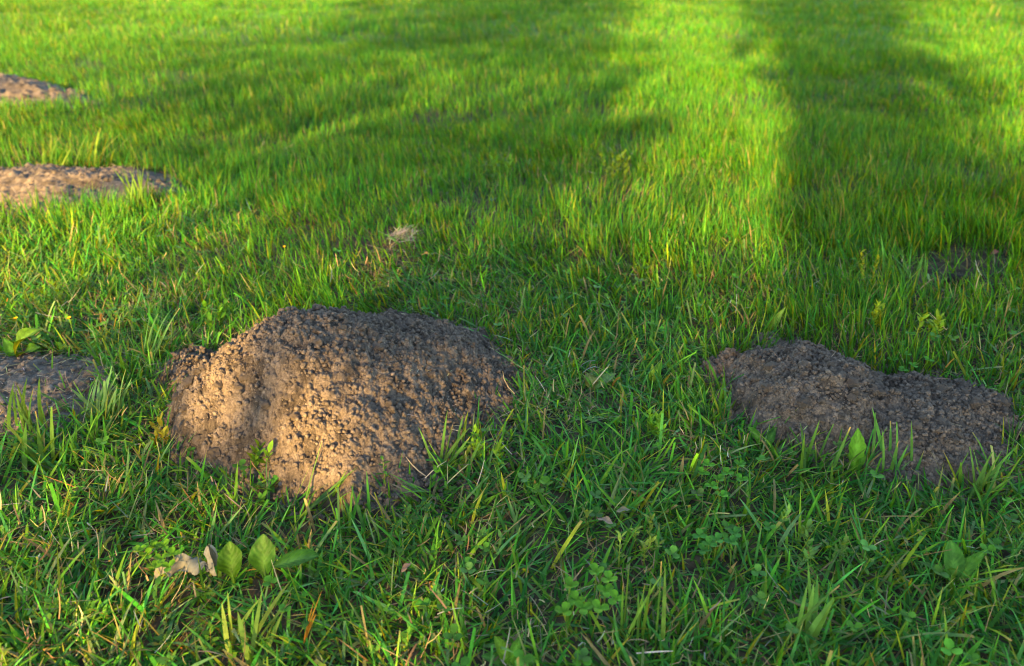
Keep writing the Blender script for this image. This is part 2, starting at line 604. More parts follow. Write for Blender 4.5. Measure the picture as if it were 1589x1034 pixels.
HEAP_BIG, G_BIG = make_heap('molehill', 'largest molehill, tall brown dome of crumbly soil partly in warm sun', z_big, (-0.60, 0.06, 0.72, 1.30), 0.00135,
                            900, 34000, 11, 13000, 130, M_SOIL, (-0.285, 1.0))
HEAP_RIGHT, G_RIGHT = make_heap('molehill', 'low double-humped grey brown molehill lying wholly in shade', z_right, (0.27, 0.87, 0.74, 1.20), 0.00135,
                                800, 30000, 23, 9000, 110, M_SOIL, (0.53, 0.95), rough=0.9, clod_r=(0.005, 0.010))
HEAP_L1, G_L1 = make_heap('molehill', 'flat worn grey soil patch littered with straw, cut by the photo edge, in shade', LOBE_L1.z, (-1.05, -0.50, 0.90, 1.22), 0.003,
                          120, 5000, 31, 500, 12, M_SOIL_GREY, (at(-30, 600).x, at(-30, 600).y), (0.0012, 0.0032), 0.28, (0.003, 0.005))
HEAP_L2, G_L2 = make_heap('molehill', 'low long soil mound in the grass, sunlit at its far corner, second farthest', LOBE_L2.z, (-2.1, -0.93, 1.88, 2.52), 0.005,
                          150, 6000, 37, 500, 14, M_SOIL_GREY, (at(60, 295).x, at(60, 295).y), (0.003, 0.008), 0.8, (0.006, 0.011))
HEAP_L3, G_L3 = make_heap('molehill', 'farthest molehill, blurred orange brown soil slope at the far edge', LOBE_L3.z, (-3.6, -1.8, 2.8, 4.5), 0.010,
                          150, 5000, 41, 300, 10, M_SOIL_GREY, (at(-40, 150).x, at(-40, 150).y), (0.006, 0.016), 1.0, (0.010, 0.018))


# ------------------------------------------------------------------ grass
def blades(x, y, length, width, az, lean, curve, color, levels, profile, twist=None, z0=None, tipcol=None):
    """ribbons: one curved blade for each entry of the arrays"""
    n = len(x)
    if twist is None:
        twist = RNG.uniform(-0.9, 0.9, n)
    if z0 is None:
        z0 = terrain(x, y) - 0.004
    dx, dy = np.cos(az), np.sin(az)
    sa = az + math.pi / 2 + twist
    sx, sy = np.cos(sa), np.sin(sa)
    P = np.stack([x, y, z0], -1).astype(np.float32)
    V = np.zeros((n, levels + 1, 2, 3), np.float32)
    C = np.zeros((n, levels + 1, 2, 3), np.float32)
    U = np.zeros((n, levels + 1, 2, 2), np.float32)
    for j in range(levels + 1):
        t = j / levels
        w = 0.5 * width * profile[j]
        S = np.stack([sx * w, sy * w, np.zeros(n)], -1)
        V[:, j, 0], V[:, j, 1] = P - S, P + S
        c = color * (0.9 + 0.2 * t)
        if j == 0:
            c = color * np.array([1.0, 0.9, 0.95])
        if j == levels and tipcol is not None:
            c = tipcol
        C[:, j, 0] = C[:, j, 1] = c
        U[:, j, 0], U[:, j, 1] = (0, t), (1, t)
        th = lean + curve * (t + 0.5 / levels)
        st = length / levels
        P = P + np.stack([np.sin(th) * dx * st, np.sin(th) * dy * st, np.cos(th) * st], -1).astype(np.float32)
    idx = np.arange(n * (levels + 1) * 2).reshape(n, levels + 1, 2)
    F = np.stack([idx[:, :-1, 0], idx[:, :-1, 1], idx[:, 1:, 1], idx[:, 1:, 0]], -1).reshape(-1, 4)
    return V.reshape(-1, 3), F, C.reshape(-1, 3), U.reshape(-1, 2)


class Ribbons:
    def __init__(self):
        self.v, self.f, self.c, self.u, self.n = [], [], [], [], 0

    def add(self, V, F, C, U):
        self.v.append(V)
        self.f.append(F + self.n)
        self.c.append(C)
        self.u.append(U)
        self.n += len(V)

    def mesh(self, name):
        return np_mesh(name, np.concatenate(self.v), np.concatenate(self.f), np.concatenate(self.c), np.concatenate(self.u))


def scatter(y0, y1, density, margin=0.15, tuft=0):
    """random bases over the part of the lawn the camera can see, between two distances"""
    def halfw(y):
        return 0.5 * PW / FPX * (y * CP + CAM_H * SP) + margin
    wmax = halfw(y1)
    n = int(density * 1e4 * 2 * wmax * (y1 - y0))
    x, y = RNG.uniform(-wmax, wmax, n), RNG.uniform(y0, y1, n)
    k = np.abs(x) < halfw(y)
    x, y = x[k], y[k]
    if tuft:
        m = max(1, len(x) // tuft)
        cx, cy = x[:m], y[:m]
        i = RNG.integers(0, m, len(x))
        sd = 0.016 if y1 < 4 else 0.03
        ox, oy = RNG.normal(0, sd, len(x)), RNG.normal(0, sd, len(x))
        x, y = cx[i] + ox, cy[i] + oy
        return x, y, np.arctan2(oy, ox), np.hypot(ox, oy) / sd
    return x, y, RNG.uniform(0, 6.283, len(x)), np.ones(len(x))


# plants and litter that shade out the turf round them: place and reach
ROOM = [(403, 905, 0.04), (450, 905, 0.03), (300, 905, 0.045), (1322, 745, 0.03), (919, 400, 0.03), (40, 555, 0.05), (140, 515, 0.03), (1198, 512, 0.03), (930, 605, 0.035),
        (412, 760, 0.03), (915, 925, 0.04), (240, 868, 0.03), (1115, 745, 0.035), (1420, 565, 0.035), (622, 396, 0.03), (1362, 520, 0.03), (1435, 535, 0.03), (790, 1030, 0.05),
        (925, 845, 0.018), (1245, 880, 0.04), (985, 870, 0.03), (1485, 445, 0.05), (1535, 412, 0.03), (480, 785, 0.05), (560, 790, 0.05), (1018, 685, 0.025)]


def free_of_soil(x, y, edge=0.003):
    h = heap_height(x, y) + 0.006 * vnoise(x, y, 0.03, 60)
    bare = LOBE_BARE.q(x, y)
    room = np.ones(len(x))
    for px, py, r in ROOM:
        p = at(px, py)
        room *= 1 - 0.45 * np.exp(-(((x - p.x) / r) ** 2 + ((y - p.y + 0.6 * r) / (1.2 * r)) ** 2) ** 2)
    low = LOBE_L1.z(x, y)
    for f in (LOBE_L2.z, LOBE_L3.z):
        low = np.maximum(low, f(x, y))
    pick = RNG.random(len(x))
    return ((h < edge) | ((h < edge + 0.010) & (pick < 0.16)) | ((low > 0) & (pick < 0.03))) & (RNG.random(len(x)) < room) & ((bare > 1) | (RNG.random(len(x)) < 0.12 + 0.3 * np.clip(bare - 0.4, 0, 1)))


def palette(n, cols, weights, jit=0.22):
    cols = np.array(cols)
    i = RNG.choice(len(cols), n, p=np.array(weights) / sum(weights))
    c = cols[i] * np.exp(RNG.normal(0, jit, (n, 1)))
    return c * np.exp(RNG.normal(0, 0.08, (n, 3)))


FINE = ([(0.030, 0.134, 0.008), (0.052, 0.160, 0.007), (0.016, 0.112, 0.014), (0.11, 0.17, 0.006)], [4, 3, 2, 0.8])
COARSE = ([(0.044, 0.190, 0.016), (0.036, 0.165, 0.030), (0.085, 0.225, 0.014), (0.021, 0.118, 0.015), (0.16, 0.23, 0.016), (0.12, 0.19, 0.07), (0.075, 0.18, 0.058)], [4, 3, 2.5, 2, 1, 1.2, 1.5])
DEAD = ([(0.28, 0.20, 0.11), (0.36, 0.29, 0.18), (0.20, 0.14, 0.08), (0.30, 0.28, 0.12), (0.33, 0.31, 0.25)], [3, 2, 3, 2, 1.2])
STRAW = (0.21, 0.19, 0.08)


def coarse_share(x, y):
    c = 1 - sstep(0.95, 1.75, y + 0.35 * vnoise(x, y, 0.35, 20) + 0.25 * sstep(-0.2, 0.6, x) - 0.35 * sstep(0.2, 1.0, -x))
    return np.clip(c, 0.04, 1)


def lean_field(x, y):
    return 2.2 + 1.6 * vnoise(x, y, 0.45, 21) + 1.2 * vnoise(x, y, 0.12, 22)


def make_grass():
    rb = Ribbons()
    # fine upright blades: near, middle and far, fewer and broader with distance
    for (y0, y1, dens, lv, tuft, wmul) in ((0.36, 1.7, 1.65, 3, 7, 0.95), (1.7, 3.0, 1.65, 3, 7, 0.95), (3.0, 5.5, 0.68, 3, 7, 1.3), (5.5, 11.5, 0.20, 2, 6, 2.2)):
        x, y, oa, od = scatter(y0, y1, dens, tuft=tuft)
        cs = coarse_share(x, y)
        k = free_of_soil(x, y) & (RNG.random(len(x)) > 0.82 * cs)
        thin = vnoise(x, y, 0.22, 23)
        k &= RNG.random(len(x)) < 0.80 + 0.5 * thin
        x, y, oa, od, cs = x[k], y[k], oa[k], od[k], cs[k]
        n = len(x)
        hmul = 0.85 + 0.28 * vnoise(x, y, 0.5, 24) + 0.22 * vnoise(x, y, 0.13, 25)
        L = (0.040 + 0.056 * RNG.random(n)) * hmul * (1 - 0.42 * cs)
        W = (0.0018 + 0.0018 * RNG.random(n) ** 1.4) * wmul * (1 + 0.35 * cs)
        g = lean_field(x, y)
        az = np.arctan2(0.8 * np.sin(g) + od * np.sin(oa) * 0.7 + RNG.normal(0, 0.5, n), 0.8 * np.cos(g) + od * np.cos(oa) * 0.7 + RNG.normal(0, 0.5, n))
        lean = np.abs(RNG.normal(0.15, 0.25, n)) + 0.45 * cs * RNG.random(n)
        curve = RNG.gamma(2.0, 0.26, n)
        c = palette(n, *FINE)
        c *= (1 + 0.22 * vnoise(x, y, 0.6, 26))[:, None]
        dry = RNG.random(n) < 0.02
        c[dry] = np.array(STRAW) * RNG.uniform(0.6, 1.1, (dry.sum(), 1))
        tip = np.where(RNG.random((n, 1)) < 0.10, np.array([[0.19, 0.18, 0.05]]), c * 1.2)
        pf = {4: [0.7, 1, 0.9, 0.6, 0.06], 3: [0.8, 1, 0.75, 0.06], 2: [0.9, 0.9, 0.08]}[lv]
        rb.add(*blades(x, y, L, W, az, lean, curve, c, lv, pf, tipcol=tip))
    # coarse broad blades, many mown square, near the camera and down the weedy side
    x, y, oa, od = scatter(0.36, 2.0, 2.35, tuft=5)
    cs = coarse_share(x, y)
    k = free_of_soil(x, y) & (RNG.random(len(x)) < cs)
    x, y, oa, od = x[k], y[k], oa[k], od[k]
    n = len(x)
    L = 0.018 + 0.055 * RNG.random(n) ** 1.7
    W = 0.0017 + 0.0034 * RNG.random(n) ** 1.8
    g = lean_field(x, y)
    az = np.arctan2(np.sin(g) * 0.6 + od * np.sin(oa) + RNG.normal(0, 0.5, n), np.cos(g) * 0.6 + od * np.cos(oa) + RNG.normal(0, 0.5, n))
    lean = 0.3 + 1.2 * RNG.random(n) ** 0.7
    curve = RNG.gamma(2.0, 0.28, n) * (1 - 0.5 * lean / 1.4)
    c = palette(n, *COARSE, jit=0.3)
    dry = RNG.random(n) < 0.04
    c[dry] = np.array(STRAW) * RNG.uniform(0.5, 1.1, (dry.sum(), 1))
    tip = np.where(RNG.random((n, 1)) < 0.22, np.array([[0.21, 0.20, 0.07]]), c * 1.1)
    cut = RNG.random(n) < 0.22
    for m_, pf in ((cut, [0.6, 0.95, 1, 0.92, 0.8]), (~cut, [0.6, 1, 0.95, 0.65, 0.05])):
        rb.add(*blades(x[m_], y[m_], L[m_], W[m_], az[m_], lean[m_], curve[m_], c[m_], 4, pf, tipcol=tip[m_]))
    o = link('grass', rb.mesh('grass'), M_GRASS)
    o['kind'] = 'stuff'
    o['label'] = 'mown lawn grass of fine and coarse green blades'
    print('grass verts', rb.n)

    # thatch: dead blades and clippings lying low between the green ones
    rb = Ribbons()
    for (y0, y1, d) in ((0.36, 1.5, 0.75), (1.5, 2.6, 0.35)):
        x, y, oa, od = scatter(y0, y1, d)
        pat = 0.5 + 0.9 * vnoise(x, y, 0.16, 27)
        k = free_of_soil(x, y, 0.002) & (RNG.random(len(x)) < pat)
        x, y = x[k], y[k]
        n = len(x)
        L = 0.010 + 0.035 * RNG.random(n) ** 1.8
        W = 0.0006 + 0.0014 * RNG.random(n) ** 2
        lean = RNG.uniform(0.7, 1.6, n)
        c = palette(n, *DEAD, jit=0.35) * np.array([0.8, 0.78, 0.66])
        z0 = terrain(x, y) + RNG.random(n) ** 2 * 0.03
        rb.add(*blades(x, y, L, W, RNG.uniform(0, 6.283, n), lean, RNG.normal(0, 0.9, n), c, 3, [0.9, 1, 0.9, 0.3], z0=z0))
    # straw bits on the two worn heaps
    for zf, g, box, n0 in ((LOBE_L1.z, G_L1, (-1.0, -0.55, 0.92, 1.2), 260), (LOBE_L2.z, G_L2, (-2.0, -0.95, 1.95, 2.45), 500), (z_big, G_BIG, (-0.56, 0.02, 0.76, 1.2), 40), (z_right, G_RIGHT, (0.3, 0.85, 0.76, 1.1), 22)):
        x, y = RNG.uniform(box[0], box[1], n0 * 2), RNG.uniform(box[2], box[3], n0 * 2)
        k = zf(x, y) > 0.0
        x, y = x[k][:n0], y[k][:n0]
        n = len(x)
        z0 = sample_grid(g, x, y) + 0.003
        rb.add(*blades(x, y, 0.008 + 0.03 * RNG.random(n) ** 2, 0.0006 + 0.0008 * RNG.random(n), RNG.uniform(0, 6.283, n), RNG.uniform(1.35, 1.6, n), RNG.normal(0, 0.1, n),
                       palette(n, *DEAD) * 1.15, 2, [0.9, 1, 0.6], z0=z0))
    o = link('dead_grass', rb.mesh('dead_grass'), M_DEAD)
    o['kind'] = 'stuff'
    o['label'] = 'dry straw coloured thatch and clippings between the blades'


make_grass()


# ------------------------------------------------------------------ trees behind the viewer, whose crowns shade the lawn
# sun that the unseen crowns are shaped to let through, 0 (none) to 9 (all): columns run across the sun's path, rows along the lawn
SUN_GAPS = """
9999999999999998888877766544321111122234456666777778888888888887654310000000000000000000000000000000000000000000000000000
9999999999999999999998888777765543221111222334566666777788888876543210000000000000000000000000000000000000000000000000000
9999999999999999999999999988888777665443211112222344566677888765443210000000000000000000000000000000000000000000000000000
9999999999999999999999999999999988887777655432211112223567776543332110000000000000000000000000000000000000000000000000000
9999999999999999999999999999999999999888887776654332123567765432121110000000000000000000000000000000000000000000000000000
9999999999999999999999999999999999999999998888877654345677766431111110000000000000000000000000000000000000000000000000000
9999999999999999999999999999999999999999999999988765455677765421111110000000000000000000000000000000000000000000000000000
9999999999999999999999999999999999999999999999998766555666765211111110000000000000000000000000000000000000000000000000000
9999999999999999999999999999999999999999999999987765555566653211111110000000000000000000000000000000000000000000000000000
9999999999999999999999999999999999999999999998887654444455542222333210000000000000000000000000000000000000000000000000000
9999999999999999999999999999999999999999998877765543333333322223455410000000000000000000000000000000000000000000000000000
9999999999999999999999999999999999999998877766654332222222212235666510000000000000000000000000000000000000000000000000000
9999999999999999999999999999999999999888776665443222111111112247777610000000000000000000000000000000000000000000000000000
9999999999999999999999999999999999988877666554332111111111111357888700000000000000000000000000000000000000000000000000000
9999999999999999999999999999999988888776655443322211111111112467888700000000000000000000000000000000000000000000000000000
9999999999999999999999999999998888877665554433222221111111113578999800000000000000000000000000000000000000000000000000000
9999999999999999999999999999888887766655443333222221111111124678999800000001111100000000000000000000000000000000000000000
9999999999999999999999999988888776665544433333222222111111124678999810000011111111111000000000000000000000000000000000000
9999999999999999999999998888877666554443333333333222211111235789999711000111221111111111111000000000000000000000000000000
9999999999999999999999888887766655544433334333333332222112236789999611011111333322211111111111110000000000000000000000000
9999999999999999999998888777665554443334444444443333322222246789999611011111355444333222111111111111110000000000000000000
9999999999999999988887776665554444444555555555555544433333467889987411011111257888888777766665554444333222111111111111100
9999999999999888888777766665555555544444444444444444433344578888986311011111246889998888888888888888887777666655554443332
9999999999998888888777766666555444443333333333333333333456788898865211111111135889999999999999999999998888888888888888887
9999999999998888887777766555443333332222222222222233344568999998754211111112234688999999999999999999999999999999999999988
9999999998888888777776655443333222111111111111122233456789999987643211111112334678999999999999999999999999999999999999999
9999988888888887776665554444332221111111111111223344567899999986543211111112235678899999999999999999999999999999999999999
9988888888888777666655554443322211111111111112233456678999999875432211111112234678899999999999999999999999999999999999999
9888888888777776666655544332222211111111111222334567889999999765332111111111234578999999999999999999999999999999999999999
9988888887777766666554433322222111111111112223345678999999998754332111111111223567899999998999999999999999999999999999999
9888888877777776655443332222211111111111122334456789999999987654322110111111123456789999888888888888888888889999999999999
8888888877777665544332222221111111111112223345567899999999987643322110111111122456778999888888888888888888888888888888888
8888888877766554433222222111111111111112233455678999999999876543322110111111112345678899988877777777777777777788888888888
8888877766554443332222221111111111111223344566789999999999876543322110011111112345677889998887777777777777777777777777777
8877766555443332222221111111111111112233445667899999999998765433322110001111111234567788999888776666667777777777777777777
7766555443333222222111111111111111222334456778999999999987765433222110000001111234567788899988777666666666666666666666667
6555444333222222211111111111111112233445567789999999999987654433222110000000001123456778889998877666666666666666666666666
""".split()
GAP_U = np.arange(-5, 4.01, .075)
GAP_S = np.concatenate([np.arange(.2, 3, .14), np.arange(3, 10.6, .45)])


def sun_through(u, s):
    T = np.array([[int(ch) for ch in r] for r in SUN_GAPS], float) / 9
    fu = np.clip((u - GAP_U[0]) / .075, 0, len(GAP_U) - 1.001)
    fs = np.interp(s, GAP_S, np.arange(len(GAP_S)))
    fs = np.clip(fs, 0, len(GAP_S) - 1.001)
    i, j = fs.astype(int), fu.astype(int)
    a, b = fs - i, fu - j
    T = T ** 1.5
    return (T[i, j] * (1 - a) + T[i + 1, j] * a) * (1 - b) + (T[i, j + 1] * (1 - a) + T[i + 1, j + 1] * a) * b


def taper_tube(bm_v, bm_f, pts, radii, sides=8):
    n0 = len(bm_v)
    for k, (p, r) in enumerate(zip(pts, radii)):
        d = (pts[min(k + 1, len(pts) - 1)] - pts[max(k - 1, 0)]).normalized()
        a = d.orthogonal().normalized()
        b = d.cross(a)
        for s in range(sides):
            an = 2 * math.pi * s / sides
            bm_v.append(tuple(p + a * (r * math.cos(an)) + b * (r * math.sin(an))))
    for k in range(len(pts) - 1):
        for s in range(sides):
            s2 = (s + 1) % sides
            bm_f.append((n0 + k * sides + s, n0 + k * sides + s2, n0 + (k + 1) * sides + s2, n0 + (k + 1) * sides + s))


def make_trees():
    rg = np.random.default_rng(77)
    ca, sa, te = math.cos(SUN_AZ), math.sin(SUN_AZ), math.tan(SUN_EL)
    D0, D1 = 7.5, 10.0
    leaf_l, leaf_w = 0.14, 0.085
    N = 76000
    u, D = rg.uniform(-7.5, 6.5, N), rg.uniform(D0, D1, N)
    h = rg.uniform((D0 + 0.1) * te, (D1 + 10.5) * te, N)
    s = h / te - D
    lit = np.clip(sun_through(u, s), 0.012, 1.0)
    tau_max = N / (14.0 * (D1 + 10.4 - D0) * te) * (0.5 * 0.55 * leaf_l * leaf_w)
    keep = rg.random(N) < np.clip(-np.log(np.minimum(lit * 1.04, 1.0)) / tau_max, 0, 1)
    u, D, h = u[keep], D[keep], h[keep]
    trees = [(-3.6, 9.2, 'slender tree with thin crown standing behind the viewer, leftmost of the row'),
             (0.15, 8.6, 'leafy tree standing behind the viewer, second in the row from the left'),
             (1.7, 9.0, 'dense leafy tree standing behind the viewer, shading the low double molehill'),
             (3.9, 9.4, 'broad leafy tree standing behind the viewer, rightmost of the row')]
    own = np.argmin(np.abs(u[:, None] - np.array([t[0] for t in trees])[None]), 1)

    def world(uu, dd):
        return uu * ca - dd * sa, -uu * sa - dd * ca
    for k, (tu, td, lab) in enumerate(trees):
        x, y = world(tu, td)
        root = thing('tree', lab, 'tree', (x, y, 0), group='trees behind the viewer')
        m = own == k
        lx, ly = world(u[m], D[m])
        P = np.stack([lx - x, ly - y, h[m]], -1)
        n = len(P)
        a = rg.standard_normal((n, 3))
        a /= np.linalg.norm(a, axis=1)[:, None]
        b = np.cross(a, rg.standard_normal((n, 3)))
        b /= np.linalg.norm(b, axis=1)[:, None]
        sc = rg.uniform(0.7, 1.3, n)[:, None]
        a, b = a * leaf_l * 0.5 * sc, b * leaf_w * 0.5 * sc
        V = np.stack([P - a, P - a * .1 + b, P + a, P - a * .1 - b], 1).reshape(-1, 3)
        F = np.arange(n * 4).reshape(n, 4)
        c = np.repeat(np.array([[0.06, 0.10, 0.025]]) * rg.uniform(0.7, 1.3, (n, 1)), 4, 0)
        o = link('crown', np_mesh('crown', V, F, c), M_LEAF, root)
        o['kind'] = 'stuff'
        tv, tf = [], []
        taper_tube(tv, tf, [Vector((0, 0, -0.05)), Vector((0.02, 0, 0.4)), Vector((0, 0.03, 1.3)), Vector((0.03, 0, 2.1)), Vector((0, 0, 2.7))], [0.15, 0.11, 0.08, 0.06, 0.03])
        for q in rg.choice(n, min(n, 14), replace=False):
            e = Vector(P[q])
            st = Vector((0, 0, rg.uniform(1.9, 2.6)))
            mid = st.lerp(e, 0.5) + Vector((0, 0, 0.15))
            taper_tube(tv, tf, [st, mid, e], [0.016, 0.010, 0.004], 5)
        tv = np.array(tv)
        link('trunk', np_mesh('trunk', tv, tf, np.ones((len(tv), 3))), M_BARK, root)


make_trees()


# ------------------------------------------------------------------ weeds
def make_weeds():
    """small-leaved creeping herbs threaded through the turf: too many and too tangled to count"""
    rb = Ribbons()
    x, y, _, _ = scatter(0.36, 2.2, 0.085)
    pat = vnoise(x, y, 0.22, 31) + 0.5 * vnoise(x, y, 0.08, 32)
    near = 1 - sstep(1.0, 1.7, y + 0.6 * sstep(-0.6, 0.1, x))
    k = (heap_height(x, y) < 0) & (RNG.random(len(x)) < near * (0.35 + 0.9 * pat))
    x, y = x[k], y[k]
    n = len(x)
    hgt = RNG.uniform(0.02, 0.055, n)
    az = RNG.uniform(0, 6.283, n)
    lean = RNG.uniform(0.2, 1.1, n)
    stem = palette(n, [(0.09, 0.13, 0.03), (0.16, 0.10, 0.05), (0.10, 0.17, 0.03)], [3, 1, 2])
    z0 = terrain(x, y)
    rb.add(*blades(x, y, hgt, np.full(n, 0.0011), az, lean, np.zeros(n), stem, 2, [1, .9, .6], z0=z0))
    tone = palette(n, [(0.045, 0.13, 0.03), (0.07, 0.17, 0.025), (0.13, 0.20, 0.03), (0.06, 0.13, 0.05)], [4, 4, 1.6, 2], 0.2)
    for j in range(9):
        f = 0.25 + 0.75 * (j + RNG.random(n)) / 9
        px = x + np.sin(lean) * np.cos(az) * hgt * f
        py = y + np.sin(lean) * np.sin(az) * hgt * f
        pz = z0 + np.cos(lean) * hgt * f
        la = az + j * 2.4 + RNG.normal(0, 0.4, n)
        L = RNG.uniform(0.005, 0.013, n)
        rb.add(*blades(px, py, L, L * RNG.uniform(0.35, 0.6, n), la, RNG.uniform(0.5, 1.4, n), RNG.uniform(0.0, 0.6, n), tone * RNG.uniform(0.85, 1.15, (n, 1)), 3,
                       [0.15, 0.95, 0.8, 0.05], twist=RNG.normal(0, 0.25, n), z0=pz))
    # scattered clover leaves
    x, y, _, _ = scatter(0.36, 2.0, 0.035)
    pat = vnoise(x, y, 0.3, 33)
    k = (heap_height(x, y) < 0) & (RNG.random(len(x)) < (0.15 + 0.9 * pat) * (1 - sstep(1.2, 2.0, y)))
    x, y = x[k], y[k]
    n = len(x)
    zt = terrain(x, y) + RNG.uniform(0.015, 0.04, n)
    az = RNG.uniform(0, 6.283, n)
    tone = palette(n, [(0.05, 0.16, 0.03), (0.08, 0.20, 0.03), (0.06, 0.15, 0.05)], [3, 2, 2], 0.18)
    L = RNG.uniform(0.006, 0.011, n)
    rb.add(*blades(x, y, zt - terrain(x, y), np.full(n, 0.0009), az, np.zeros(n), np.zeros(n), tone * 0.8, 2, [1, 1, .9]))
    for j in range(3):
        rb.add(*blades(x, y, L, L * 0.95, az + j * 2.094 + RNG.normal(0, 0.1, n), RNG.uniform(1.0, 1.5, n), RNG.normal(0, 0.2, n), tone, 3, [0.1, 0.8, 1.0, 0.5],
                       twist=np.zeros(n), z0=zt))
    o = link('weeds', rb.mesh('weeds'), M_LEAF)
    o['kind'] = 'stuff'
    o['label'] = 'small leaved creeping weeds and clover threaded through the turf'


make_weeds()


# ------------------------------------------------------------------ single plants and litter one can point at
def leaf_shape(length, width, profile, lean, bend, fold=0.25, teeth=0.0, teeth_n=6, n=14, wave=0.0):
    """broad leaf from the origin along +x: midrib curving in the x-z plane, halves folded up, edge toothed"""
    V, F, U = [], [], []
    x = z = 0.0
    for i in range(n + 1):
        t = i / n
        th = lean + bend * t
        w = np.interp(t, np.linspace(0, 1, len(profile)), profile) * width / 2
        if teeth:
            ph = (t * teeth_n) % 1.0
            w *= 1 - teeth * (1 - ph) * (0.35 + 0.65 * (1 - t))
        nx, nz = -math.cos(th), math.sin(th)
        for s in (-1, -0.5, 0, 0.5, 1):
            up = abs(s) * w * fold + wave * w * math.sin(9 * t + 2.5 * s) * abs(s)
            V.append((x + nx * up, s * w * math.cos(fold * abs(s)), z + nz * up))
            U.append((0.5 + s / 2, t))
        x += math.sin(th) * length / n
        z += math.cos(th) * length / n
    for i in range(n):
        for s in range(4):
            a = i * 5 + s
            F.append((a, a + 1, a + 6, a + 5))
    return np.array(V), np.array(F), np.array(U)


PROFILE = {
    'toothed': [0.16, 0.28, 0.5, 0.75, 0.95, 1.0, 0.9, 0.7, 0.4, 0.04],
    'spoon': [0.10, 0.12, 0.16, 0.30, 0.62, 0.88, 1.0, 0.98, 0.86, 0.60, 0.10],
    'oval': [0.10, 0.35, 0.72, 0.95, 1.0, 0.95, 0.80, 0.55, 0.08],
    'lance': [0.2, 0.55, 0.85, 1.0, 0.95, 0.8, 0.55, 0.3, 0.04],
    'heart': [0.15, 0.85, 1.0, 0.95, 0.8, 0.6, 0.4, 0.2, 0.03],
}


def leaf_mesh(length, width, kind, lean, bend, color, fold=0.25, teeth=0.0, teeth_n=6, wave=0.0, rib=1.35, seed=0):
    V, F, U = leaf_shape(length, width, PROFILE[kind], lean, bend, fold, teeth, teeth_n, wave=wave)
    rg = np.random.default_rng(seed)
    c = np.array(color)[None] * np.exp(rg.normal(0, 0.07, (len(V), 1)))
    c[2::5] = np.minimum(c[2::5] * rib + 0.02, 0.6)
    return np_mesh('leaf', V, F, c, U)


def put_leaf(root, az, *a, **k):
    o = link('leaf', leaf_mesh(*a, **k), M_LEAF, root)
    o.rotation_euler = (0, 0, az)
    return o


def plant(name, label, cat, px, py, group=None, zf=None):
    p = at(px, py)
    z = float(terrain(np.array([p.x]), np.array([p.y]))[0])
    if zf is not None:
        z = zf
    return thing(name, label, cat, (p.x, p.y, z), group=group)


UP = math.pi / 2          # azimuth of leaves that lean away from the viewer
LIME, MIDG, DEEP, GREY = (0.13, 0.25, 0.02), (0.07, 0.19, 0.025), (0.035, 0.11, 0.02), (0.09, 0.15, 0.07)

t = plant('dandelion', 'three leaved dandelion beside the crumpled pale dead leaf', 'plant', 403, 905)
for dx_, dz_, a_, arg, kw in ((-0.030, 0.0, UP + 0.15, (0.058, 0.029, 'spoon', 0.15, 0.45, (0.030, 0.080, 0.006)), dict(fold=0.35, teeth=0.12, teeth_n=5, wave=0.45, seed=1)),
                              (0.006, 0.0, UP - 0.05, (0.068, 0.031, 'spoon', 0.12, 0.4, (0.020, 0.066, 0.010)), dict(fold=0.25, teeth=0.14, teeth_n=6, wave=0.35, seed=2)),
                              (0.016, 0.034, 0.15, (0.056, 0.028, 'oval', 1.25, 0.3, (0.028, 0.09, 0.013)), dict(fold=0.25, teeth=0.15, seed=3))):
    o = put_leaf(t, a_, *arg, **kw)
    o.location = (dx_, 0.0, dz_)

t = plant('dandelion', 'bright toothed dandelion leaf at the front foot of the double molehill', 'plant', 1322, 735)
put_leaf(t, UP - 0.1, 0.064, 0.028, 'toothed', 0.1, 0.4, (0.065, 0.19, 0.02), fold=0.25, teeth=0.4, teeth_n=6, wave=0.1, seed=4)
put_leaf(t, 0.4, 0.030, 0.016, 'oval', 0.45, 0.5, MIDG, teeth=0.2, seed=5)

t = plant('plantain', 'single upright pale green leaf in the grass below the sunlit strip', 'plant', 919, 400)
put_leaf(t, UP + 1.2, 0.058, 0.028, 'spoon', 0.05, 0.12, (0.10, 0.24, 0.03), fold=0.1, seed=6)
put_leaf(t, 2.6, 0.030, 0.013, 'oval', 0.7, 0.4, MIDG, seed=7)

t = plant('dock', 'curled broad yellow green leaf over the shaded grey soil patch', 'plant', 22, 552)
put_leaf(t, 0.55, 0.080, 0.036, 'oval', 0.15, 1.5, (0.06, 0.13, 0.012), fold=0.3, wave=0.3, seed=8)
put_leaf(t, 0.1, 0.055, 0.030, 'oval', 0.75, 0.8, (0.05, 0.14, 0.02), wave=0.3, seed=9)
put_leaf(t, 2.4, 0.05, 0.02, 'lance', 0.6, 0.6, MIDG, seed=10)

t = plant('plantain', 'oval leaf lying in dark grass left of the tall molehill', 'plant', 138, 510)
put_leaf(t, 0.1, 0.042, 0.020, 'oval', 0.9, 0.5, (0.07, 0.20, 0.02), seed=11)
put_leaf(t, 3.9, 0.04, 0.017, 'lance', 1.0, 0.4, DEEP, seed=12)
put_leaf(t, -0.9, 0.036, 0.017, 'oval', 1.0, 0.4, DEEP, seed=13)

t = plant('bindweed', 'pale arrow shaped leaf on a thin stem behind the double molehill', 'plant', 1198, 512)
put_leaf(t, 0.3, 0.052, 0.022, 'heart', 0.25, 0.4, (0.13, 0.21, 0.05), fold=0.15, seed=14)
put_leaf(t, 2.4, 0.022, 0.012, 'oval', 0.5, 0.6, LIME, seed=15)
put_leaf(t, 4.6, 0.02, 0.011, 'oval', 0.7, 0.6, LIME, seed=16)

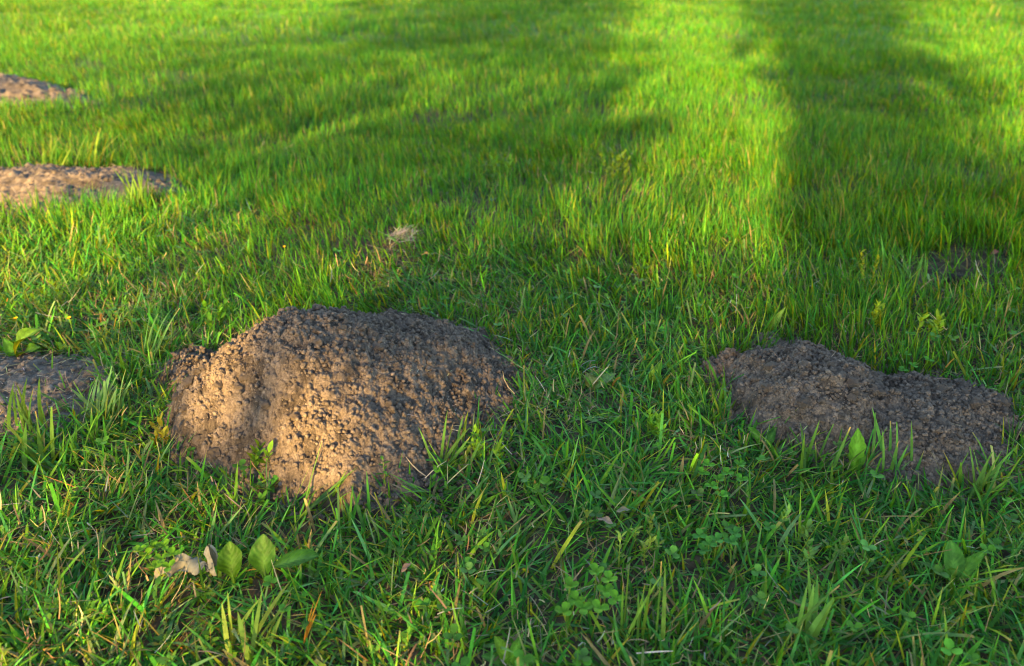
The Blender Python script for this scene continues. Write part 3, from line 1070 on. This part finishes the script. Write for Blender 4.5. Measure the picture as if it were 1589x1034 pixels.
t = plant('dandelion', 'dull grey green broad leaf lying between the two big molehills', 'plant', 920, 600)
put_leaf(t, 0.35, 0.048, 0.024, 'oval', 0.75, 0.6, (0.10, 0.18, 0.09), fold=0.12, seed=17)
put_leaf(t, 1.9, 0.032, 0.022, 'oval', 0.6, 0.7, (0.16, 0.17, 0.08), wave=0.3, seed=18)
put_leaf(t, 2.9, 0.036, 0.013, 'lance', 0.35, 0.5, (0.08, 0.21, 0.03), teeth=0.25, seed=19)
put_leaf(t, 5.2, 0.036, 0.014, 'lance', 1.1, 0.3, (0.05, 0.13, 0.06), seed=20)

t = plant('plantain', 'narrow lime leaf in the turf between the two big molehills', 'plant', 1012, 590)
put_leaf(t, 0.9, 0.042, 0.015, 'oval', 0.5, 0.6, (0.08, 0.19, 0.025), fold=0.15, seed=21)
put_leaf(t, 1.5, 0.034, 0.012, 'lance', 0.3, 0.5, (0.14, 0.24, 0.03), seed=22)

t = plant('plantain', 'round glossy leaf below the front foot of the tall molehill', 'plant', 412, 755)
put_leaf(t, 0.35, 0.030, 0.019, 'oval', 0.7, 0.4, (0.05, 0.19, 0.03), fold=0.2, seed=23)
put_leaf(t, 3.7, 0.024, 0.014, 'oval', 0.8, 0.5, DEEP, seed=24)
put_leaf(t, 5.4, 0.034, 0.016, 'lance', 0.9, 0.5, DEEP, seed=25)

t = plant('dandelion', 'bright leafy rosette cut by the bottom edge of the photo', 'plant', 790, 1030)
put_leaf(t, UP + 0.75, 0.036, 0.016, 'oval', 0.35, 0.7, (0.10, 0.21, 0.02), teeth=0.2, seed=26)
put_leaf(t, UP - 0.6, 0.038, 0.014, 'lance', 0.45, 0.7, MIDG, teeth=0.25, seed=27)
put_leaf(t, UP + 1.6, 0.034, 0.015, 'oval', 0.7, 0.6, (0.05, 0.15, 0.03), seed=28)
put_leaf(t, -0.2, 0.036, 0.016, 'oval', 0.8, 0.5, MIDG, seed=29)

t = plant('plantain', 'shiny long leaves in the dark turf in front of the double molehill', 'plant', 1480, 905)
put_leaf(t, 0.5, 0.060, 0.016, 'lance', 0.7, 0.7, (0.07, 0.19, 0.03), seed=30)
put_leaf(t, 1.4, 0.050, 0.024, 'oval', 0.5, 0.7, (0.05, 0.15, 0.03), seed=31)
put_leaf(t, 2.9, 0.05, 0.018, 'lance', 0.8, 0.5, DEEP, seed=32)

t = plant('plantain', 'broad leaf pair in the turf below the spill of soil at the double molehill', 'plant', 1185, 700)
put_leaf(t, 2.3, 0.04, 0.018, 'oval', 0.6, 0.6, MIDG, seed=33)
put_leaf(t, 0.8, 0.04, 0.016, 'lance', 0.6, 0.6, DEEP, seed=34)


def clover(label, spots, tone, size=0.010, hgt=0.035):
    size *= 0.85
    tone = tuple(0.85 * c for c in tone)
    """clump of clover: each trefoil on its own stalk is a part"""
    cx, cy = sum(s[0] for s in spots) / len(spots), sum(s[1] for s in spots) / len(spots)
    root = plant('clover', label, 'clover', cx, cy, group='clover clumps in the turf')
    for k, (px, py) in enumerate(spots):
        hz = hgt * random.uniform(0.8, 1.2)
        p = at(px, py, hz) - root.location
        V, F, C, U, n = [], [], [], [], 0
        tn = np.array(tone) * random.uniform(0.85, 1.2)
        a0 = random.uniform(0, 6.28)
        for j in range(3):
            v, f, u = leaf_shape(size * 1.15, size * 1.1, [0.1, 0.55, 0.9, 1.0, 0.95, 0.55], random.uniform(1.0, 1.35), random.uniform(-0.1, 0.4), fold=0.3, n=6)
            a = a0 + j * 2.094 + random.uniform(-.15, .15)
            rot = np.array([[math.cos(a), math.sin(a), 0], [-math.sin(a), math.cos(a), 0], [0, 0, 1]])
            V.append(v @ rot)
            F.append(f + n)
            U.append(u)
            c = np.repeat(tn[None], len(v), 0)
            c[12:20] *= 1.18
            C.append(c)
            n += len(v)
        base = np.array([random.uniform(-.008, .008), random.uniform(-.008, .008), -p.z - root.location.z])
        sv, sf, sc, su = blades(np.array([base[0]]), np.array([base[1]]), np.array([np.linalg.norm(base)]), np.array([0.0012]), np.array([math.atan2(-base[1], -base[0])]),
                                np.array([math.atan2(math.hypot(base[0], base[1]), -base[2])]), np.zeros(1), np.array([[0.08, 0.14, 0.04]]), 2, [1, 1, 1], z0=np.array([base[2]]))
        V.append(sv)
        F.append(sf + n)
        C.append(sc)
        U.append(su)
        o = link('leaf', np_mesh('leaf', np.concatenate(V), np.concatenate(F), np.concatenate(C), np.concatenate(U)), M_LEAF, root)
        o.location = p


clover('pale green clover clump low in the turf below the gap between the big molehills', [(885, 910), (893, 932), (925, 888), (945, 900), (940, 918), (955, 930), (905, 945), (875, 950), (930, 945)], (0.10, 0.27, 0.035), 0.0105)
clover('bright clover clump beside the crumpled pale dead leaf', [(240, 850), (255, 848), (228, 862), (250, 868), (240, 880), (268, 860), (215, 855), (262, 880)], (0.10, 0.25, 0.02), 0.009, 0.03)
clover('clover clump left of the front foot of the double molehill', [(1098, 722), (1115, 745), (1128, 735), (1105, 755), (1148, 722), (1150, 745), (1090, 735), (1120, 770)], (0.07, 0.24, 0.03), 0.0095)
clover('clover clump by the back edge of the double molehill', [(1418, 568), (1385, 560), (1405, 550), (1430, 545), (1440, 560), (1450, 530), (1400, 575)], (0.06, 0.21, 0.03), 0.0095, 0.03)
clover('dull clover clump in the turf in front of the double molehill', [(1085, 832), (1100, 845), (1112, 838), (1135, 842), (1092, 855), (1140, 828)], (0.05, 0.19, 0.05), 0.0095)
clover('sparse clover in dark turf behind the tall molehill', [(640, 470), (660, 480), (690, 465), (715, 470), (740, 462)], (0.05, 0.18, 0.03), 0.009, 0.03)


def herb(label, px, py, h, n_stem, tone, leaf=0.011, spread=0.02, name='spurge', per=12):
    """bushy little herb: stems with small leaves set around them, one part each"""
    root = plant(name, label, 'plant', px, py)
    for k in range(n_stem):
        rb = Ribbons()
        a, le = random.uniform(0, 6.28), random.uniform(0.05, 0.55)
        bx, by = random.gauss(0, spread / 3), random.gauss(0, spread / 3)
        hh = h * random.uniform(0.7, 1.1)
        tn = np.array(tone) * random.uniform(0.8, 1.2)
        A = lambda v: np.array([v], float)
        rb.add(*blades(A(bx), A(by), A(hh), A(0.0014), A(a), A(le), A(0.2), (tn * 0.8)[None], 3, [1, 1, .9, .6], z0=A(0)))
        m = per
        f = np.linspace(0.25, 1.0, m)
        L = leaf * RNG.uniform(0.7, 1.2, m) * (0.75 + 0.4 * f)
        rb.add(*blades(bx + np.sin(le) * np.cos(a) * hh * f, by + np.sin(le) * np.sin(a) * hh * f, L, L * 0.42, np.arange(m) * 2.4 + a, RNG.uniform(0.4, 1.2, m) * (1.1 - 0.4 * f),
                       RNG.uniform(0.1, 0.7, m), tn[None] * RNG.uniform(0.85, 1.2, (m, 1)), 3, [0.2, 0.95, 0.85, 0.05], twist=RNG.normal(0, .2, m), z0=np.cos(le) * hh * f))
        link('stem', rb.mesh('stem'), M_LEAF, root)


herb('yellow green herb behind the notch of the double molehill', 1362, 520, 0.05, 6, (0.20, 0.28, 0.02))
herb('lime herb in long grass near the back of the double molehill', 1435, 535, 0.05, 5, (0.16, 0.27, 0.02), 0.014)
herb('tall thin yellow green stem in long shaded grass', 1345, 462, 0.11, 2, (0.22, 0.28, 0.02), 0.010, 0.006, 'hawkweed', 18)
herb('yellowish herb at the edge of the bright sunlit strip', 955, 290, 0.09, 6, (0.12, 0.19, 0.015), 0.018, 0.06, 'hawkweed')
herb('dark green herb above the thin dark hollow in the shaded grass', 768, 290, 0.08, 5, (0.06, 0.15, 0.02), 0.020, 0.05, 'hawkweed')
herb('bright leafy herb in open turf between the big molehills', 1018, 680, 0.035, 5, (0.10, 0.26, 0.03), 0.013)
herb('grey green fine leaved herb in turf in front of the double molehill', 1245, 870, 0.04, 7, (0.09, 0.19, 0.06), 0.010, 0.05, 'knotweed')
herb('pale fine leaved herb beside the tall grass tuft', 985, 860, 0.045, 7, (0.14, 0.22, 0.06), 0.009, 0.06, 'knotweed')
herb('leafy green herb at the front foot of the tall molehill', 400, 730, 0.04, 5, (0.09, 0.20, 0.02), 0.014, 0.03, 'chickweed')
herb('lime herb against the front right foot of the tall molehill', 752, 720, 0.045, 5, (0.13, 0.25, 0.02), 0.012, 0.03, 'chickweed')
herb('tiny seedling on the bare front slope of the tall molehill', 615, 752, 0.024, 1, (0.16, 0.20, 0.03), 0.009, 0.004, 'seedling', 6)
herb('yellowing weed at the left foot of the tall molehill', 258, 690, 0.05, 3, (0.15, 0.15, 0.02), 0.014, 0.02, 'chickweed', 8)
herb('low leafy herb behind the left shoulder of the tall molehill', 345, 505, 0.045, 6, (0.06, 0.17, 0.02), 0.015, 0.06, 'chickweed')
herb('sunny herb patch near the edge of the photo above the grey soil patch', 90, 470, 0.05, 8, (0.12, 0.22, 0.02), 0.014, 0.09, 'chickweed')


def tuft(label, px, py, n, lo, hi, w, az, spread, lean, tone, group='taller grass tufts', base=0.012, curve=0.4):
    """tuft of long blades: each blade a part"""
    root = plant('grass_tuft', label, 'grass tuft', px, py, group=group)
    for k in range(n):
        A = lambda v: np.array([v], float)
        c = np.array(tone) * random.uniform(0.75, 1.3) * np.array([random.uniform(0.9, 1.15), 1, 1])
        tip = np.array([(0.34, 0.27, 0.1)]) if random.random() < 0.25 else (c * 1.15)[None]
        V, F, C, U = blades(A(random.gauss(0, base)), A(random.gauss(0, base)), A(random.uniform(lo, hi)), A(w * random.uniform(0.7, 1.2)), A(az + random.gauss(0, spread)),
                            A(lean + random.uniform(-.15, .3)), A(abs(random.gauss(curve, 0.25))), c[None], 6, [0.6, 0.9, 1, .95, .85, .55, random.choice((0.04, 0.04, 0.4))], z0=A(-0.003), tipcol=tip)
        link('blade', np_mesh('blade', V, F, C, U), M_GRASS, root)


tuft('tall bright grass tuft nearest the viewer below the gap between the big molehills', 990, 1000, 9, 0.06, 0.11, 0.0042, 1.4, 0.5, 0.1, (0.06, 0.17, 0.025))
tuft('grass tuft overhanging the front right foot of the tall molehill', 690, 730, 14, 0.05, 0.085, 0.005, 0.7, 0.6, 0.45, (0.07, 0.18, 0.03))
tuft('long blades crossing the dark front toe of the tall molehill', 470, 800, 8, 0.06, 0.10, 0.004, 0.55, 0.25, 0.85, (0.06, 0.15, 0.03))
tuft('grey green tuft hanging over the edge of the shaded grey soil patch', 150, 650, 16, 0.06, 0.10, 0.0055, 1.0, 0.6, 0.3, (0.07, 0.17, 0.06))
tuft('dark upright tuft in front of the shaded grey soil patch', 45, 660, 10, 0.06, 0.085, 0.005, 1.6, 0.6, 0.1, (0.06, 0.15, 0.02))
tuft('broad bladed tuft below the shaded grey soil patch', 60, 715, 12, 0.05, 0.09, 0.007, 1.7, 1.2, 0.5, (0.07, 0.18, 0.02))
tuft('long blades left of the tall molehill arching to it', 230, 560, 10, 0.06, 0.11, 0.005, 0.9, 0.5, 0.4, (0.06, 0.16, 0.04))
tuft('tuft at the front edge of the double molehill beside the toothed leaf', 1385, 740, 10, 0.05, 0.09, 0.0045, 1.3, 0.8, 0.2, (0.05, 0.17, 0.03))
tuft('tuft leaning over the front right edge of the double molehill', 1510, 770, 14, 0.05, 0.09, 0.0045, 1.0, 0.9, 0.4, (0.06, 0.18, 0.03))
tuft('tuft in front of the first hump of the double molehill', 1270, 735, 12, 0.045, 0.08, 0.0045, 1.2, 0.9, 0.3, (0.06, 0.17, 0.03))
tuft('broad blades sticking up in dark turf near the bottom edge', 1250, 1010, 8, 0.06, 0.10, 0.006, 1.0, 0.6, 0.4, (0.06, 0.18, 0.03))
tuft('sunlit broad blades near the bottom edge of the photo', 380, 1010, 10, 0.05, 0.09, 0.006, 1.1, 0.8, 0.6, (0.11, 0.20, 0.03))
tuft('light grass tuft in front of the long sunlit soil mound', 215, 322, 16, 0.08, 0.14, 0.004, 1.6, 0.7, 0.15, (0.09, 0.19, 0.02))
tuft('yellow grass tuft on the crest behind the long sunlit soil mound', 130, 255, 20, 0.09, 0.16, 0.006, 1.4, 1.3, 0.5, (0.12, 0.20, 0.02), base=0.05)
tuft('grass tuft growing by the bare dark patch in the long grass', 1405, 445, 14, 0.07, 0.11, 0.0045, 1.6, 0.7, 0.2, (0.05, 0.17, 0.03), base=0.02)


def straw_bunch():
    root = plant('straw_clump', 'clump of dry grey cut grass behind the tall molehill', 'dry grass', 622, 388)
    for k in range(90):
        A = lambda v: np.array([v], float)
        x0, y0 = random.gauss(0, 0.018), random.gauss(0, 0.018)
        V, F, C, U = blades(A(x0), A(y0), A(random.uniform(0.02, 0.045)), A(0.0016), A(random.gauss(0.5, 0.6) + (math.pi if random.random() < .3 else 0)),
                            A(random.uniform(1.2, 1.65)), A(random.gauss(0, 0.3)), palette(1, [(0.32, 0.27, 0.18), (0.27, 0.20, 0.12), (0.34, 0.30, 0.22)], [1, 1, 1]), 3, [.8, 1, 1, .6],
                            z0=A(max(0.01, 0.046 - 16 * (x0 * x0 + y0 * y0) - random.uniform(0, 0.012))))
        link('straw', np_mesh('straw', V, F, C, U), M_DEAD, root)


straw_bunch()

M_PALE = leaf_material('dead_pale_leaf', trans=0.12, rough=0.75, spec=0.2, ribs=9, trans_tint=(1, .95, .8))
M_BROWN = leaf_material('dead_brown_leaf', trans=0.1, rough=0.7, spec=0.2, ribs=0, trans_tint=(1, .8, .6))


def crumpled_leaf():
    """pale dead leaf: a low rumpled blade and one end rolled upright"""
    root = plant('dead_leaf', 'crumpled pale cream dead leaf lying in the grass beside the dandelion', 'dead leaf', 300, 900)
    nu, nv = 26, 9
    V, U = [], []
    for i in range(nu + 1):
        a = i / nu
        for j in range(nv + 1):
            b = j / nv - 0.5
            w = 0.032 * math.sin(math.pi * min(1, 0.12 + a)) ** 0.7
            x = -0.040 + 0.066 * a
            y = b * w * 0.55
            z = 0.024 + 0.006 * a + 0.55 * (b + 0.5) * w * (0.4 + 0.6 * a) + 0.0035 * math.sin(11 * a + 5 * b) + 0.0025 * math.sin(23 * a - 9 * b) + 0.003 * float(vnoise(a, b, 0.13, 70))
            y += 0.004 * math.sin(17 * a + 3 * b)
            V.append((x, y, z))
            U.append((a * 1.3, b + .5))
    idx = np.arange((nu + 1) * (nv + 1)).reshape(nu + 1, nv + 1)
    F = np.stack([idx[:-1, :-1], idx[1:, :-1], idx[1:, 1:], idx[:-1, 1:]], -1).reshape(-1, 4)
    V = np.array(V)
    c = np.array([[0.16, 0.155, 0.115]]) * np.exp(RNG.normal(0, 0.06, (len(V), 1)))
    link('blade', np_mesh('blade', V, F, c, np.array(U)), M_PALE, root)
    V, U = [], []
    for i in range(13):
        t = i / 12
        r = 0.0085 * (0.9 - 0.25 * t - 0.55 * max(0, t - 0.75) / 0.25 + 0.12 * math.sin(9 * t)) + 0.0004
        for j in range(13):
            an = -0.4 + 5.4 * j / 12
            rr = r * (1 + 0.14 * math.sin(3 * an + 4 * t))
            V.append((0.028 + rr * math.cos(an) - 0.006 * t, 0.004 + rr * math.sin(an) + 0.006 * t, 0.020 + 0.032 * t))
            U.append((j / 12, t))
    idx = np.arange(169).reshape(13, 13)
    F = np.stack([idx[:-1, :-1], idx[1:, :-1], idx[1:, 1:], idx[:-1, 1:]], -1).reshape(-1, 4)
    c = np.array([[0.19, 0.18, 0.125]]) * np.exp(RNG.normal(0, 0.05, (169, 1)))
    link('rolled_end', np_mesh('rolled_end', np.array(V), F, c, np.array(U)), M_PALE, root)


crumpled_leaf()


def dead_leaf(label, px, py, size, az, tone, z=0.02, kind='oval', lean=1.3):
    root = plant('dead_leaf', label, 'dead leaf', px, py)
    root.location.z += z
    V, F, U = leaf_shape(size, size * 0.5, PROFILE[kind], lean, 0.5, fold=0.35, wave=0.35)
    c = np.array(tone)[None] * np.exp(RNG.normal(0, 0.1, (len(V), 1)))
    o = link('leaf', np_mesh('leaf', V, F, c, U), M_BROWN, root)
    o.rotation_euler = (0, 0, az)


dead_leaf('small tan dead leaf lying in turf between the big molehills', 925, 835, 0.020, -0.5, (0.22, 0.15, 0.09), 0.035)
dead_leaf('reddish brown dead leaf in the bare dark patch in long grass', 1535, 405, 0.030, 0.4, (0.22, 0.085, 0.05), 0.012)
dead_leaf('orange brown withered leaf beside the clump of dry cut grass', 655, 418, 0.020, 0.2, (0.36, 0.20, 0.05), 0.035)
dead_leaf('pinkish brown torn dead leaf near the bottom edge of the photo', 625, 905, 0.016, 0.9, (0.17, 0.11, 0.07), 0.025, 'lance', 1.2)
dead_leaf('thin pale brown dead leaf in turf just above the small tan dead leaf', 955, 815, 0.018, 0.2, (0.17, 0.15, 0.08), 0.025, 'lance')

t = plant('withered_blade', 'orange yellow withered grass blade near the bottom edge', 'dead grass blade', 470, 995)
for a_, l_ in ((0.95, 0.060), (1.15, 0.045), (0.8, 0.035)):
    V, F, C, U = blades(np.zeros(1), np.zeros(1), np.array([l_]), np.array([0.0034]), np.array([a_]), np.array([0.5]), np.array([0.2]), np.array([(0.26, 0.16, 0.02)]), 5, [.5, .9, 1, .9, .6, .05], z0=np.array([0.005]))
    link('blade', np_mesh('blade', V, F, C, U), M_GRASS, t)


def flower(label, px, py, z):
    """small yellow flower head with petals on a stalk"""
    p = at(px, py, z)
    root = thing('yellow_flower', label, 'flower', (p.x, p.y, float(terrain(np.array([p.x]), np.array([p.y]))[0])), group='small yellow flowers')
    A = lambda v: np.array([v], float)
    V, F, C, U = blades(A(0), A(0), A(z), A(0.0013), A(0.5), A(0.0), A(0.0), np.array([(0.08, 0.15, 0.03)]), 2, [1, 1, 1], z0=A(0))
    link('stalk', np_mesh('stalk', V, F, C, U), M_LEAF, root)
    m = 9
    V, F, C, U = blades(np.zeros(m), np.zeros(m), np.full(m, 0.0045), np.full(m, 0.003), np.arange(m) * 6.283 / m, np.full(m, 0.7), np.full(m, 0.5), np.repeat([[0.55, 0.42, 0.01]], m, 0), 3,
                        [.5, 1, .9, .4], twist=np.zeros(m), z0=np.full(m, z))
    link('petals', np_mesh('petals', V, F, C, U), M_LEAF, root)


flower('small yellow flower nearest the photo edge, above the curled broad leaf', 22, 488, 0.06)
flower('small yellow flower right of the curled broad leaf', 105, 488, 0.05)
flower('small yellow flower in shaded grass behind the tall molehill', 441, 382, 0.06)


def stones():
    root = plant('stone', 'dark stone showing in the bare patch in the long grass', 'stone', 1482, 440)
    v, f = sub_ico()
    rg = np.random.default_rng(9)
    w = v * (1 + 0.12 * rg.standard_normal((len(v), 1))) * np.array([0.030, 0.018, 0.014])
    o = link('rock', np_mesh('rock', w, f, np.full((len(v), 3), 0.16)), M_SOIL_GREY, root)
    o.location = (0, 0, 0.006)


stones()
